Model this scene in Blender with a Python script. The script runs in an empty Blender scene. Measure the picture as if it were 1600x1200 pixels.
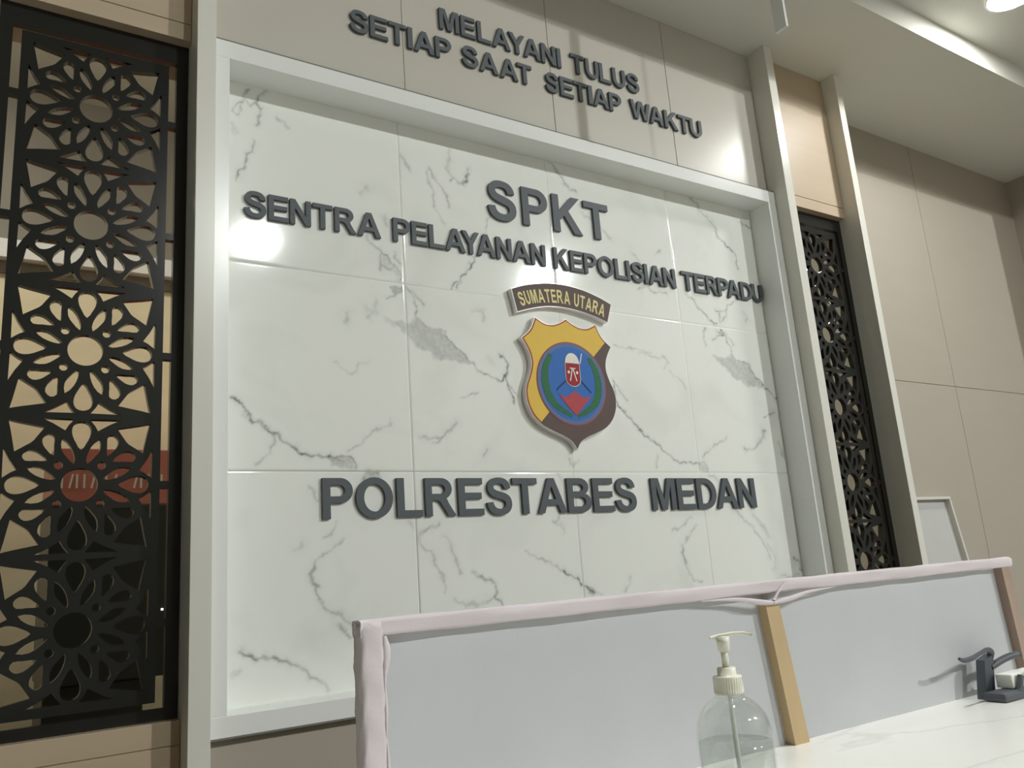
import bpy, bmesh, math, random
import numpy as np
from mathutils import Vector, Matrix
from mathutils.geometry import tessellate_polygon

random.seed(7)
S = bpy.context.scene
COL = S.collection
Z0 = 1.6                       # floor is z = 0; wall measurements below are taken from the lower tile joint, 1.6 m up
PI = math.pi

# ------------------------------------------------------------------ materials
def lin(c):
    c = c / 255.0
    return c / 12.92 if c <= 0.04045 else ((c + 0.055) / 1.055) ** 2.4

def rgb(r, g, b):
    return (lin(r), lin(g), lin(b), 1.0)

def mat(name, col, rough=0.5, metal=0.0, spec=0.5, noise=None, bump=None, coat=0.0, trans=0.0, ior=1.45, emit=None):
    m = bpy.data.materials.new(name)
    m.use_nodes = True
    nt = m.node_tree
    b = nt.nodes['Principled BSDF']
    b.inputs['Base Color'].default_value = col
    b.inputs['Roughness'].default_value = rough
    b.inputs['Metallic'].default_value = metal
    b.inputs['Specular IOR Level'].default_value = spec
    b.inputs['Coat Weight'].default_value = coat
    b.inputs['Transmission Weight'].default_value = trans
    b.inputs['IOR'].default_value = ior
    if emit:
        b.inputs['Emission Color'].default_value = emit[0]
        b.inputs['Emission Strength'].default_value = emit[1]
    if noise or bump:
        tc = nt.nodes.new('ShaderNodeTexCoord')
    if noise:                   # (scale xyz, amount, detail)
        mp = nt.nodes.new('ShaderNodeMapping')
        mp.inputs['Scale'].default_value = noise[0]
        nz = nt.nodes.new('ShaderNodeTexNoise')
        nz.inputs['Scale'].default_value = 1.0
        nz.inputs['Detail'].default_value = noise[2]
        mx = nt.nodes.new('ShaderNodeMix'); mx.data_type = 'RGBA'
        lo = tuple(max(0, v * (1 - noise[1])) for v in col[:3]) + (1,)
        hi = tuple(min(1, v * (1 + noise[1])) for v in col[:3]) + (1,)
        mx.inputs['A'].default_value = lo; mx.inputs['B'].default_value = hi
        nt.links.new(tc.outputs['Object'], mp.inputs['Vector'])
        nt.links.new(mp.outputs['Vector'], nz.inputs['Vector'])
        nt.links.new(nz.outputs['Fac'], mx.inputs['Factor'])
        nt.links.new(mx.outputs['Result'], b.inputs['Base Color'])
    if bump:                    # (scale, strength, distance)
        n2 = nt.nodes.new('ShaderNodeTexNoise')
        n2.inputs['Scale'].default_value = bump[0]; n2.inputs['Detail'].default_value = 3
        bp = nt.nodes.new('ShaderNodeBump')
        bp.inputs['Strength'].default_value = bump[1]; bp.inputs['Distance'].default_value = bump[2]
        nt.links.new(tc.outputs['Object'], n2.inputs['Vector'])
        nt.links.new(n2.outputs['Fac'], bp.inputs['Height'])
        nt.links.new(bp.outputs['Normal'], b.inputs['Normal'])
    return m

M = {}
M['paint'] = mat('ceiling_paint', rgb(222, 222, 214), 0.8, noise=((2, 2, 2), 0.03, 3))
M['wallpaint'] = mat('room_wall_paint', rgb(205, 203, 196), 0.8, noise=((2, 2, 2), 0.03, 3))
M['hallwall'] = mat('hall_wall_grey', rgb(112, 110, 104), 0.8, noise=((2, 2, 2), 0.03, 3))
M['laminate'] = mat('beige_laminate', rgb(194, 189, 179), 0.32, noise=((3, 3, 12), 0.035, 4))
M['laminate_dull'] = mat('beige_laminate_wall', rgb(172, 164, 151), 0.5, noise=((3, 3, 12), 0.035, 4))  # same laminate, with the weaker light on these walls put into its colour
M['wood'] = mat('pale_oak_veneer', rgb(188, 169, 144), 0.42, noise=((1.5, 6, 40), 0.07, 5))
M['white'] = mat('white_aluminium_panel', rgb(236, 238, 236), 0.2, noise=((2, 2, 2), 0.01, 2))
M['seal'] = mat('grey_sealant', rgb(118, 118, 114), 0.7, noise=((40, 40, 40), 0.05, 2))
M['fin'] = mat('warm_white_panel', rgb(224, 223, 214), 0.25, noise=((2, 2, 2), 0.01, 2))
M['letter'] = mat('grey_acrylic_letter', rgb(86, 92, 97), 0.52, spec=0.35, noise=((60, 60, 60), 0.06, 2))
M['lattice'] = mat('dark_lacquered_board', rgb(37, 37, 35), 0.16, noise=((9, 9, 9), 0.1, 3))
M['floor'] = mat('floor_tile', rgb(140, 136, 128), 0.3, noise=((2, 2, 2), 0.05, 3))
M['acrylic'] = mat('milky_acrylic', rgb(242, 236, 232), 0.2, noise=((30, 30, 30), 0.03, 2))
M['acrylic'].node_tree.nodes['Principled BSDF'].inputs['Subsurface Weight'].default_value = 0.7
M['acrylic'].node_tree.nodes['Principled BSDF'].inputs['Subsurface Radius'].default_value = (0.03, 0.03, 0.03)
M['acrylic'].node_tree.nodes['Principled BSDF'].inputs['Subsurface Scale'].default_value = 1.0
M['brown'] = mat('dark_brown_vinyl', rgb(100, 84, 81), 0.55, spec=0.25, noise=((40, 40, 40), 0.05, 2))
M['cream_ink'] = mat('cream_ink', rgb(236, 222, 160), 0.55, spec=0.25, noise=((50, 50, 50), 0.04, 2))
M['yellow'] = mat('yellow_vinyl', rgb(234, 196, 88), 0.55, spec=0.25, noise=((30, 30, 30), 0.03, 2))
M['redbrown'] = mat('red_brown_vinyl', rgb(168, 78, 56), 0.55, spec=0.25, noise=((30, 30, 30), 0.03, 2))
M['blue'] = mat('blue_vinyl', rgb(58, 112, 190), 0.55, spec=0.25, noise=((60, 60, 60), 0.08, 2))
M['bluegrey'] = mat('blue_grey_vinyl', rgb(96, 120, 165), 0.55, spec=0.25, noise=((60, 60, 60), 0.05, 2))
M['green'] = mat('green_vinyl', rgb(52, 112, 72), 0.55, spec=0.25, noise=((160, 160, 160), 0.35, 2))
M['red'] = mat('red_vinyl', rgb(184, 76, 82), 0.55, spec=0.25, noise=((80, 80, 80), 0.08, 2))
M['crimson'] = mat('crimson_vinyl', rgb(158, 42, 52), 0.55, spec=0.25, noise=((80, 80, 80), 0.08, 2))
M['ivory'] = mat('ivory_vinyl', rgb(236, 236, 224), 0.55, spec=0.25, noise=((80, 80, 80), 0.03, 2))
M['navy'] = mat('navy_vinyl', rgb(30, 52, 92), 0.55, spec=0.25, noise=((80, 80, 80), 0.05, 2))
M['fabric'] = mat('pale_blue_grey_fabric', rgb(190, 192, 195), 0.9, spec=0.1, noise=((9, 9, 9), 0.05, 4), bump=(900, 0.25, 0.001))
M['wrap'] = mat('pale_lilac_fabric', rgb(206, 197, 200), 0.9, spec=0.1, noise=((14, 14, 14), 0.05, 4), bump=(700, 0.3, 0.001))
M['pine'] = mat('bare_pine_batten', rgb(186, 162, 124), 0.6, noise=((60, 60, 5), 0.12, 4))
M['pine_red'] = mat('reddish_batten', rgb(158, 136, 122), 0.6, noise=((60, 60, 5), 0.12, 4))
M['plastic'] = mat('cream_plastic', rgb(232, 230, 214), 0.35, noise=((40, 40, 40), 0.02, 2))
M['tube'] = mat('translucent_tube', rgb(235, 238, 234), 0.3, noise=((40, 40, 40), 0.02, 2))
M['dark'] = mat('dark_grey_plastic', rgb(74, 78, 84), 0.5, noise=((30, 30, 30), 0.08, 3))
M['paper'] = mat('white_paper', rgb(232, 232, 224), 0.7, noise=((20, 20, 20), 0.03, 3))
M['cable'] = mat('grey_cable', rgb(150, 150, 146), 0.5, noise=((20, 20, 20), 0.03, 3))
M['boardface'] = mat('pale_grey_board', rgb(190, 190, 188), 0.5, noise=((12, 12, 12), 0.03, 3))
M['boardframe'] = mat('white_board_frame', rgb(208, 206, 198), 0.4, noise=((12, 12, 12), 0.03, 3))
M['cream_wall'] = mat('cream_marble_wall', rgb(236, 226, 194), 0.45, noise=((5, 5, 9), 0.16, 7))
M['grey_wall'] = mat('grey_beige_wall', rgb(134, 130, 119), 0.6, noise=((3, 3, 3), 0.05, 4))
M['kiosk_red'] = mat('faded_red_panel', rgb(200, 126, 112), 0.4, noise=((5, 5, 5), 0.06, 3))
M['kiosk_dark'] = mat('black_glass_body', rgb(46, 51, 50), 0.3, noise=((5, 5, 5), 0.15, 3))
M['led'] = mat('white_indicator', (0.9, 0.9, 0.9, 1), 0.4, emit=((1, 1, 1, 1), 6.0), noise=((5, 5, 5), 0.02, 2))
M['lamp'] = mat('lamp_diffuser', (0.9, 0.9, 0.9, 1), 0.4, emit=((1.0, 0.985, 0.95, 1), 1.0), noise=((5, 5, 5), 0.01, 2))
M['lamp_high'] = mat('high_lamp_diffuser', (0.9, 0.9, 0.9, 1), 0.4, emit=((0.97, 1.0, 0.97, 1), 1.0), noise=((5, 5, 5), 0.01, 2))
M['lamp_bright'] = mat('bright_lamp_diffuser', (0.9, 0.9, 0.9, 1), 0.4, emit=((0.97, 1.0, 0.98, 1), 1.0), noise=((5, 5, 5), 0.01, 2))
M['lamp_warm'] = mat('warm_lamp_diffuser', (0.9, 0.9, 0.9, 1), 0.4, emit=((1.0, 0.95, 0.84, 1), 1.0), noise=((5, 5, 5), 0.01, 2))

def emission(m, v):
    m.node_tree.nodes['Principled BSDF'].inputs['Emission Strength'].default_value = v

def marble_material(name, base, vein, attr):
    m = bpy.data.materials.new(name); m.use_nodes = True
    nt = m.node_tree; b = nt.nodes['Principled BSDF']
    b.inputs['Roughness'].default_value = 0.065
    b.inputs['Specular IOR Level'].default_value = 0.5
    tc = nt.nodes.new('ShaderNodeTexCoord')
    cl = nt.nodes.new('ShaderNodeTexNoise'); cl.inputs['Scale'].default_value = 3.2; cl.inputs['Detail'].default_value = 6
    cl.inputs['Distortion'].default_value = 0.8
    nt.links.new(tc.outputs['Object'], cl.inputs['Vector'])
    rp = nt.nodes.new('ShaderNodeMapRange')
    rp.inputs['From Min'].default_value = 0.52; rp.inputs['From Max'].default_value = 0.8
    rp.inputs['To Min'].default_value = 0.0; rp.inputs['To Max'].default_value = 0.13
    nt.links.new(cl.outputs['Fac'], rp.inputs['Value'])
    fine = nt.nodes.new('ShaderNodeTexNoise'); fine.inputs['Scale'].default_value = 70; fine.inputs['Detail'].default_value = 4
    nt.links.new(tc.outputs['Object'], fine.inputs['Vector'])
    fr = nt.nodes.new('ShaderNodeMapRange')
    fr.inputs['From Min'].default_value = 0.3; fr.inputs['From Max'].default_value = 0.7
    fr.inputs['To Min'].default_value = 0.65; fr.inputs['To Max'].default_value = 1.15
    nt.links.new(fine.outputs['Fac'], fr.inputs['Value'])
    add = nt.nodes.new('ShaderNodeMath'); add.operation = 'ADD'; add.use_clamp = True
    nt.links.new(rp.outputs['Result'], add.inputs[1])
    mul = nt.nodes.new('ShaderNodeMath'); mul.operation = 'MULTIPLY'
    nt.links.new(fr.outputs['Result'], mul.inputs[1])
    if attr:
        at = nt.nodes.new('ShaderNodeAttribute'); at.attribute_name = 'vein'
        nt.links.new(at.outputs['Fac'], mul.inputs[0])
    else:
        wv = nt.nodes.new('ShaderNodeTexNoise'); wv.inputs['Scale'].default_value = 1.3; wv.inputs['Detail'].default_value = 8
        mp = nt.nodes.new('ShaderNodeMapping'); mp.inputs['Scale'].default_value = (1, 3, 1); mp.inputs['Rotation'].default_value = (0, 0, 0.3)
        nt.links.new(tc.outputs['Object'], mp.inputs['Vector']); nt.links.new(mp.outputs['Vector'], wv.inputs['Vector'])
        d = nt.nodes.new('ShaderNodeMath'); d.operation = 'SUBTRACT'; d.inputs[1].default_value = 0.5
        ab = nt.nodes.new('ShaderNodeMath'); ab.operation = 'ABSOLUTE'
        mr = nt.nodes.new('ShaderNodeMapRange')
        mr.inputs['From Min'].default_value = 0.0; mr.inputs['From Max'].default_value = 0.018
        mr.inputs['To Min'].default_value = 0.22; mr.inputs['To Max'].default_value = 0.0
        nt.links.new(wv.outputs['Fac'], d.inputs[0]); nt.links.new(d.outputs[0], ab.inputs[0]); nt.links.new(ab.outputs[0], mr.inputs['Value'])
        nt.links.new(mr.outputs['Result'], mul.inputs[0])
    nt.links.new(mul.outputs[0], add.inputs[0])
    mx = nt.nodes.new('ShaderNodeMix'); mx.data_type = 'RGBA'
    mx.inputs['A'].default_value = base; mx.inputs['B'].default_value = vein
    nt.links.new(add.outputs[0], mx.inputs['Factor'])
    nt.links.new(mx.outputs['Result'], b.inputs['Base Color'])
    return m

def clear(name, tint, base, rough):
    m = bpy.data.materials.new(name); m.use_nodes = True
    nt = m.node_tree; nt.nodes.remove(nt.nodes['Principled BSDF'])
    tr = nt.nodes.new('ShaderNodeBsdfTransparent'); tr.inputs['Color'].default_value = tint
    gl = nt.nodes.new('ShaderNodeBsdfGlossy'); gl.inputs['Roughness'].default_value = rough
    lw = nt.nodes.new('ShaderNodeLayerWeight'); lw.inputs['Blend'].default_value = 0.5
    pw = nt.nodes.new('ShaderNodeMath'); pw.operation = 'POWER'; pw.inputs[1].default_value = 4.5
    fz = nt.nodes.new('ShaderNodeMath'); fz.operation = 'MULTIPLY_ADD'; fz.inputs[1].default_value = 0.45; fz.inputs[2].default_value = base
    nt.links.new(lw.outputs['Facing'], pw.inputs[0]); nt.links.new(pw.outputs[0], fz.inputs[0])
    nz = nt.nodes.new('ShaderNodeTexNoise'); nz.inputs['Scale'].default_value = 40
    bp = nt.nodes.new('ShaderNodeBump'); bp.inputs['Strength'].default_value = 0.01; bp.inputs['Distance'].default_value = 0.0005
    mx = nt.nodes.new('ShaderNodeMixShader')
    nt.links.new(nz.outputs['Fac'], bp.inputs['Height']); nt.links.new(bp.outputs['Normal'], gl.inputs['Normal'])
    nt.links.new(fz.outputs[0], mx.inputs['Fac']); nt.links.new(tr.outputs[0], mx.inputs[1]); nt.links.new(gl.outputs[0], mx.inputs[2])
    nt.links.new(mx.outputs[0], nt.nodes['Material Output'].inputs['Surface'])
    return m
M['pet'] = clear('clear_bottle_plastic', (0.97, 0.98, 0.97, 1), 0.06, 0.03)
M['gel'] = clear('clear_gel', (0.95, 0.965, 0.955, 1), 0.08, 0.05)
M['marble'] = marble_material('white_marble_tile', rgb(241, 243, 238), rgb(100, 106, 106), True)
M['counter_marble'] = marble_material('counter_marble', rgb(238, 236, 230), rgb(140, 140, 140), False)
M['counter_marble'].node_tree.nodes['Principled BSDF'].inputs['Roughness'].default_value = 0.22
M['grout'] = mat('white_grout', rgb(246, 246, 240), 0.5, noise=((80, 80, 80), 0.02, 2))

# ------------------------------------------------------------------ mesh helpers
class MB:
    """collects shapes in wall coordinates (z measured from the lower tile joint) and links them as ONE mesh"""
    def __init__(self):
        self.v = []; self.f = []; self.mi = []; self.sm = []
    def add(self, vs, fs, mi=0, smooth=False):
        n = len(self.v)
        self.v += [tuple(p) for p in vs]
        for f in fs:
            self.f.append([n + i for i in f]); self.mi.append(mi); self.sm.append(smooth)
        return self
    def box(self, x0, x1, y0, y1, z0, z1, bev=0.0, mi=0):
        bm = bmesh.new()
        bmesh.ops.create_cube(bm, size=1.0)
        for q in bm.verts:
            q.co = Vector(((x0 + x1) / 2 + q.co.x * (x1 - x0), (y0 + y1) / 2 + q.co.y * (y1 - y0), (z0 + z1) / 2 + q.co.z * (z1 - z0)))
        if bev:
            bmesh.ops.bevel(bm, geom=list(bm.edges), offset=bev, segments=2, affect='EDGES', profile=0.6)
        return self.bm(bm, mi)
    def bm(self, bm, mi=0, smooth=False):
        bm.verts.ensure_lookup_table(); bm.verts.index_update()
        self.add([tuple(q.co) for q in bm.verts], [[q.index for q in f.verts] for f in bm.faces], mi, smooth)
        bm.free(); return self
    def plate(self, loops, y, t, mi=0):
        """loops: outer outline then holes, points (x, z); front face at y, back at y + t"""
        out = []
        for i, lp in enumerate(loops):
            a = sum(lp[k][0] * lp[(k + 1) % len(lp)][1] - lp[(k + 1) % len(lp)][0] * lp[k][1] for k in range(len(lp)))
            lp = list(lp)
            if (a < 0) == (i == 0): lp.reverse()          # outer counter-clockwise, holes clockwise
            out.append(lp)
        flat = [p for lp in out for p in lp]
        tris = tessellate_polygon([[Vector((p[0], p[1], 0)) for p in lp] for lp in out])
        n = len(flat)
        vs = [(p[0], y, p[1]) for p in flat] + [(p[0], y + t, p[1]) for p in flat]
        fs = []
        for a, b, c in tris:
            A, B, C_ = flat[a], flat[b], flat[c]
            s = (B[0] - A[0]) * (C_[1] - A[1]) - (B[1] - A[1]) * (C_[0] - A[0])
            if s < 0: b, c = c, b
            fs.append([a, b, c]); fs.append([n + c, n + b, n + a])
        k = 0
        for lp in out:
            m_ = len(lp)
            for i in range(m_):
                a, b = k + i, k + (i + 1) % m_
                fs.append([b, a, n + a, n + b])
            k += m_
        return self.add(vs, fs, mi)
    def lathe(self, cx, cy, prof, n=40, mi=0):
        vs = []; fs = []
        for r, z in prof:
            for k in range(n):
                a = 2 * PI * k / n
                vs.append((cx + r * math.cos(a), cy + r * math.sin(a), z))
        for i in range(len(prof) - 1):
            for k in range(n):
                k2 = (k + 1) % n
                fs.append([i * n + k, i * n + k2, (i + 1) * n + k2, (i + 1) * n + k])
        return self.add(vs, fs, mi, True)
    def tube(self, pts, r, n=10, mi=0, flat=1.0):
        pts = [Vector(p) for p in pts]
        rr = r if isinstance(r, (list, tuple)) else [r] * len(pts)
        vs = []; fs = []
        up = Vector((0.13, 0.2, 1)).normalized()
        for i, p in enumerate(pts):
            d = (pts[min(i + 1, len(pts) - 1)] - pts[max(i - 1, 0)]).normalized()
            a = d.cross(up)
            if a.length < 1e-3: a = d.cross(Vector((1, 0, 0)))
            a.normalize(); b = a.cross(d)
            for k in range(n):
                t = 2 * PI * k / n
                vs.append(p + (a * math.cos(t) + b * math.sin(t) * flat) * rr[i])
        for i in range(len(pts) - 1):
            for k in range(n):
                k2 = (k + 1) % n
                fs.append([i * n + k, i * n + k2, (i + 1) * n + k2, (i + 1) * n + k])
        fs.append(list(range(n))); fs.append([(len(pts) - 1) * n + k for k in range(n)][::-1])
        return self.add(vs, fs, mi, True)
    def build(self, name, m, parent=None, origin=None):
        me = bpy.data.meshes.new(name)
        v = np.array(self.v, float); v[:, 2] += Z0
        if parent is not None:
            org = np.array(parent['_org'])
        elif origin is not None:
            org = np.array(origin, float) + np.array([0, 0, Z0])
        else:
            lo, hi = v.min(0), v.max(0)
            org = np.array([(lo[0] + hi[0]) / 2, (lo[1] + hi[1]) / 2, lo[2]])
        me.from_pydata([tuple(p) for p in (v - org)], [], self.f)
        for mm in (m if isinstance(m, (list, tuple)) else [m]):
            me.materials.append(mm)
        for p, i, s in zip(me.polygons, self.mi, self.sm):
            p.material_index = i; p.use_smooth = s
        me.update()
        o = bpy.data.objects.new(name, me); COL.objects.link(o)
        if parent is None:
            o.location = tuple(org); o['_org'] = [float(x) for x in org]
        else:
            o.parent = parent; o['_org'] = [float(x) for x in org]
        return o

def thing(name, label, cat, at, group=None):
    o = bpy.data.objects.new(name, None); COL.objects.link(o)
    o.empty_display_size = 0.1
    o.location = (at[0], at[1], at[2] + Z0)
    o['_org'] = [at[0], at[1], at[2] + Z0]
    o['label'] = label; o['category'] = cat
    if group: o['group'] = group
    return o

def tag(o, label, cat, group=None):
    o['label'] = label; o['category'] = cat
    if group: o['group'] = group
    return o

def struct(o, label=None):
    o['kind'] = 'structure'
    if label: o['label'] = label
    return o

def arc(cx, cy, rx, ry, a0, a1, n=14):
    return [(cx + rx * math.cos(math.radians(a0 + (a1 - a0) * k / n)), cy + ry * math.sin(math.radians(a0 + (a1 - a0) * k / n))) for k in range(n + 1)]

def smooth_loop(pts, n=4, closed=True):
    """Catmull-Rom through the points"""
    out = []; m_ = len(pts)
    for i in range(m_ if closed else m_ - 1):
        g = lambda k: pts[k % m_] if closed else pts[min(max(k, 0), m_ - 1)]
        p0, p1, p2, p3 = g(i - 1), g(i), g(i + 1), g(i + 2)
        for k in range(n):
            t = k / n
            out.append(tuple(0.5 * (2 * p1[j] + (p2[j] - p0[j]) * t + (2 * p0[j] - 5 * p1[j] + 4 * p2[j] - p3[j]) * t * t + (3 * p1[j] - p0[j] - 3 * p2[j] + p3[j]) * t ** 3) for j in (0, 1)))
    if not closed: out.append(tuple(pts[-1]))
    return out
# lamp positions: the first two high ones are the pair mirrored in the polished marble
HIGH = [(2.65, -11.0, 5.61, 'high pendant lamp behind the viewer, mirrored in the marble beside SENTRA', 0.25, 'lamp_high'),
        (8.71, -11.0, 5.83, 'high pendant lamp behind the viewer, mirrored above the arched plate', 0.18, 'lamp_bright'),
        (0.3, -2.0, 6.1, 'high pendant lamp over the white counter', 0.17, 'lamp_high')]  # third lamp is added, out of view, only to brighten the counter
LAMP_E, WARM_E, HIGH_E, BRIGHT_E, EXPO = 170.0, 150.0, 800.0, 4200.0, 0.08

# ------------------------------------------------------------------ the setting
CEIL, TRAY = 1.92, 2.04
FLOORZ = -Z0
HALL = 6.4                      # the hall in front of the sign wall is two storeys high
b = MB().box(-6.1, 11.6, -14.1, 3.0, FLOORZ - 0.1, FLOORZ)
struct(b.build('floor', M['floor']), 'pale tiled floor of the hall')
b = MB()
b.box(-6.1, 4.6, -0.555, 3.0, CEIL, 2.3)            # dropped bulkhead along the sign wall
b.box(-6.1, 4.6, -0.96, -0.555, TRAY, 2.3)          # raised strip with the near lamp
struct(b.build('ceiling', M['paint']), 'grey white plaster ceiling with a stepped edge')
b = MB().box(-6.1, 11.6, -14.1, -0.86, HALL, HALL + 0.1); struct(b.build('ceiling_hall', M['hallwall']), 'high ceiling of the hall')
b = MB().box(-6.1, 11.6, -0.96, -0.86, 2.3, HALL)
b.box(4.6, 11.6, -1.0, -0.86, FLOORZ, 2.3)
struct(b.build('wall_gallery', M['hallwall']))

LX = [(-1.181, -1.131), (-0.675, -0.625), (1.76, 1.81), (2.262, 2.305)]
BAY = [(-1.131, -0.675), (1.81, 2.262)]
WY = 0.10
def panels(b, xs, zs, y0, y1, gap=0.0035, bev=0.0012):
    for i in range(len(xs) - 1):
        for k in range(len(zs) - 1):
            b.box(xs[i] + gap / 2, xs[i + 1] - gap / 2, y0, y1, zs[k] + gap / 2, zs[k + 1] - gap / 2, bev)
b = MB().box(-0.675, 1.81, 0.014, 0.12, FLOORZ, CEIL)
struct(b.build('wall_back', M['wallpaint']), 'wall behind the marble tiles')
b = MB(); panels(b, [2.305, 3.307, 4.41], [FLOORZ, 0.49, CEIL + 0.002], WY, WY + 0.02)
b.box(2.305, 4.41, WY + 0.004, WY + 0.03, FLOORZ, CEIL)
struct(b.build('wall_back_right', M['laminate_dull']), 'beige laminate wall panels beyond the last white fin')
b = MB(); panels(b, [-6.0, -4.62, -3.4, -2.18, -1.181], [FLOORZ, 0.49, CEIL + 0.002], WY, WY + 0.02)
b.box(-6.0, -1.181, WY + 0.004, WY + 0.03, FLOORZ, CEIL)
struct(b.build('wall_back_left', M['laminate_dull']))
b = MB(); panels(b, [-0.625, -0.004, 0.606, 1.217, 1.76], [1.228, CEIL], -0.076, -0.05)
b.box(-0.625, 1.76, -0.0735, 0.013, 1.228, CEIL)
struct(b.build('wall_upper', M['laminate']), 'beige laminate panels above the marble, carrying two lines of letters')
b = MB(); panels(b, [-0.625, -0.004, 0.606, 1.217, 1.76], [FLOORZ, -0.655], -0.076, -0.05)
b.box(-0.625, 1.76, -0.0735, 0.013, FLOORZ, -0.6548)
struct(b.build('wall_lower', M['laminate_dull']), 'beige laminate panels under the marble ledge')
b = MB().box(4.40, 4.6, -0.56, WY, FLOORZ, CEIL)
struct(b.build('wall_right', M['laminate_dull']), 'beige wall turning the corner at the far end')
b = MB().box(11.5, 11.6, -14.1, -0.9, FLOORZ, HALL); struct(b.build('wall_hall_right', M['hallwall']))
b = MB().box(-6.1, -6.0, -14.1, WY, FLOORZ, HALL); struct(b.build('wall_left', M['hallwall']))
b = MB().box(-6.1, 11.6, -14.2, -14.1, FLOORZ, HALL); struct(b.build('wall_front', M['hallwall']))

# white fins
flabels = ['white fin at the outer side of the big lattice screen', 'white fin between the big lattice screen and the marble',
           'white fin between the marble and the narrow looking lattice screen', 'white fin between the lattice screen and the beige wall']
for i, (x0, x1) in enumerate(LX):
    b = MB().box(x0, x1, -0.173, 0.12, FLOORZ, CEIL, 0.0015)
    struct(b.build('trim_%d' % (i + 1), M['fin']), flabels[i])
# white frame round the marble
fr = MB()
fr.box(-0.625, 1.76, -0.108, 0.0125, 1.168, 1.2225, 0.0012)
fr.box(-0.625, 1.76, -0.1065, 0.0125, 1.2225, 1.2275, 0, 1)  # thin grey strip along the frame edge, repeated at the bottom
fr.box(-0.625, 1.76, -0.1065, 0.0125, -0.6545, -0.650, 0, 1)
fr.box(-0.625, 1.76, -0.108, 0.0125, -0.650, -0.6015, 0.0012)
fr.box(-0.625, -0.5725, -0.1078, 0.0125, -0.6015, 1.168, 0.0012)
fr.box(1.71, 1.76, -0.1078, 0.0125, -0.6015, 1.168, 0.0012)
struct(fr.build('trim_5', [M['white'], M['seal']]), 'glossy white frame around the marble tiles')
# wood above and below the two lattice screens
for i, (x0, x1) in enumerate(BAY):
    b = MB(); panels(b, [x0, x1], [1.192, 1.246, CEIL], -0.10, 0.10, 0.003, 0.0012)
    b.box(x0, x1, -0.096, 0.11, 1.194, CEIL)
    struct(b.build('trim_%d' % (6 + 2 * i), M['wood']), ('wood panel above the big lattice screen', 'wood panel above the lattice screen by the beige wall')[i])
    b = MB(); panels(b, [x0, x1], [FLOORZ, -0.65, -0.594], -0.10, 0.10, 0.003, 0.0012)
    b.box(x0, x1, -0.096, 0.11, FLOORZ, -0.596)
    struct(b.build('trim_%d' % (7 + 2 * i), M['wood']), ('wood panel under the big lattice screen', 'wood panel under the lattice screen by the beige wall')[i])

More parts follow.
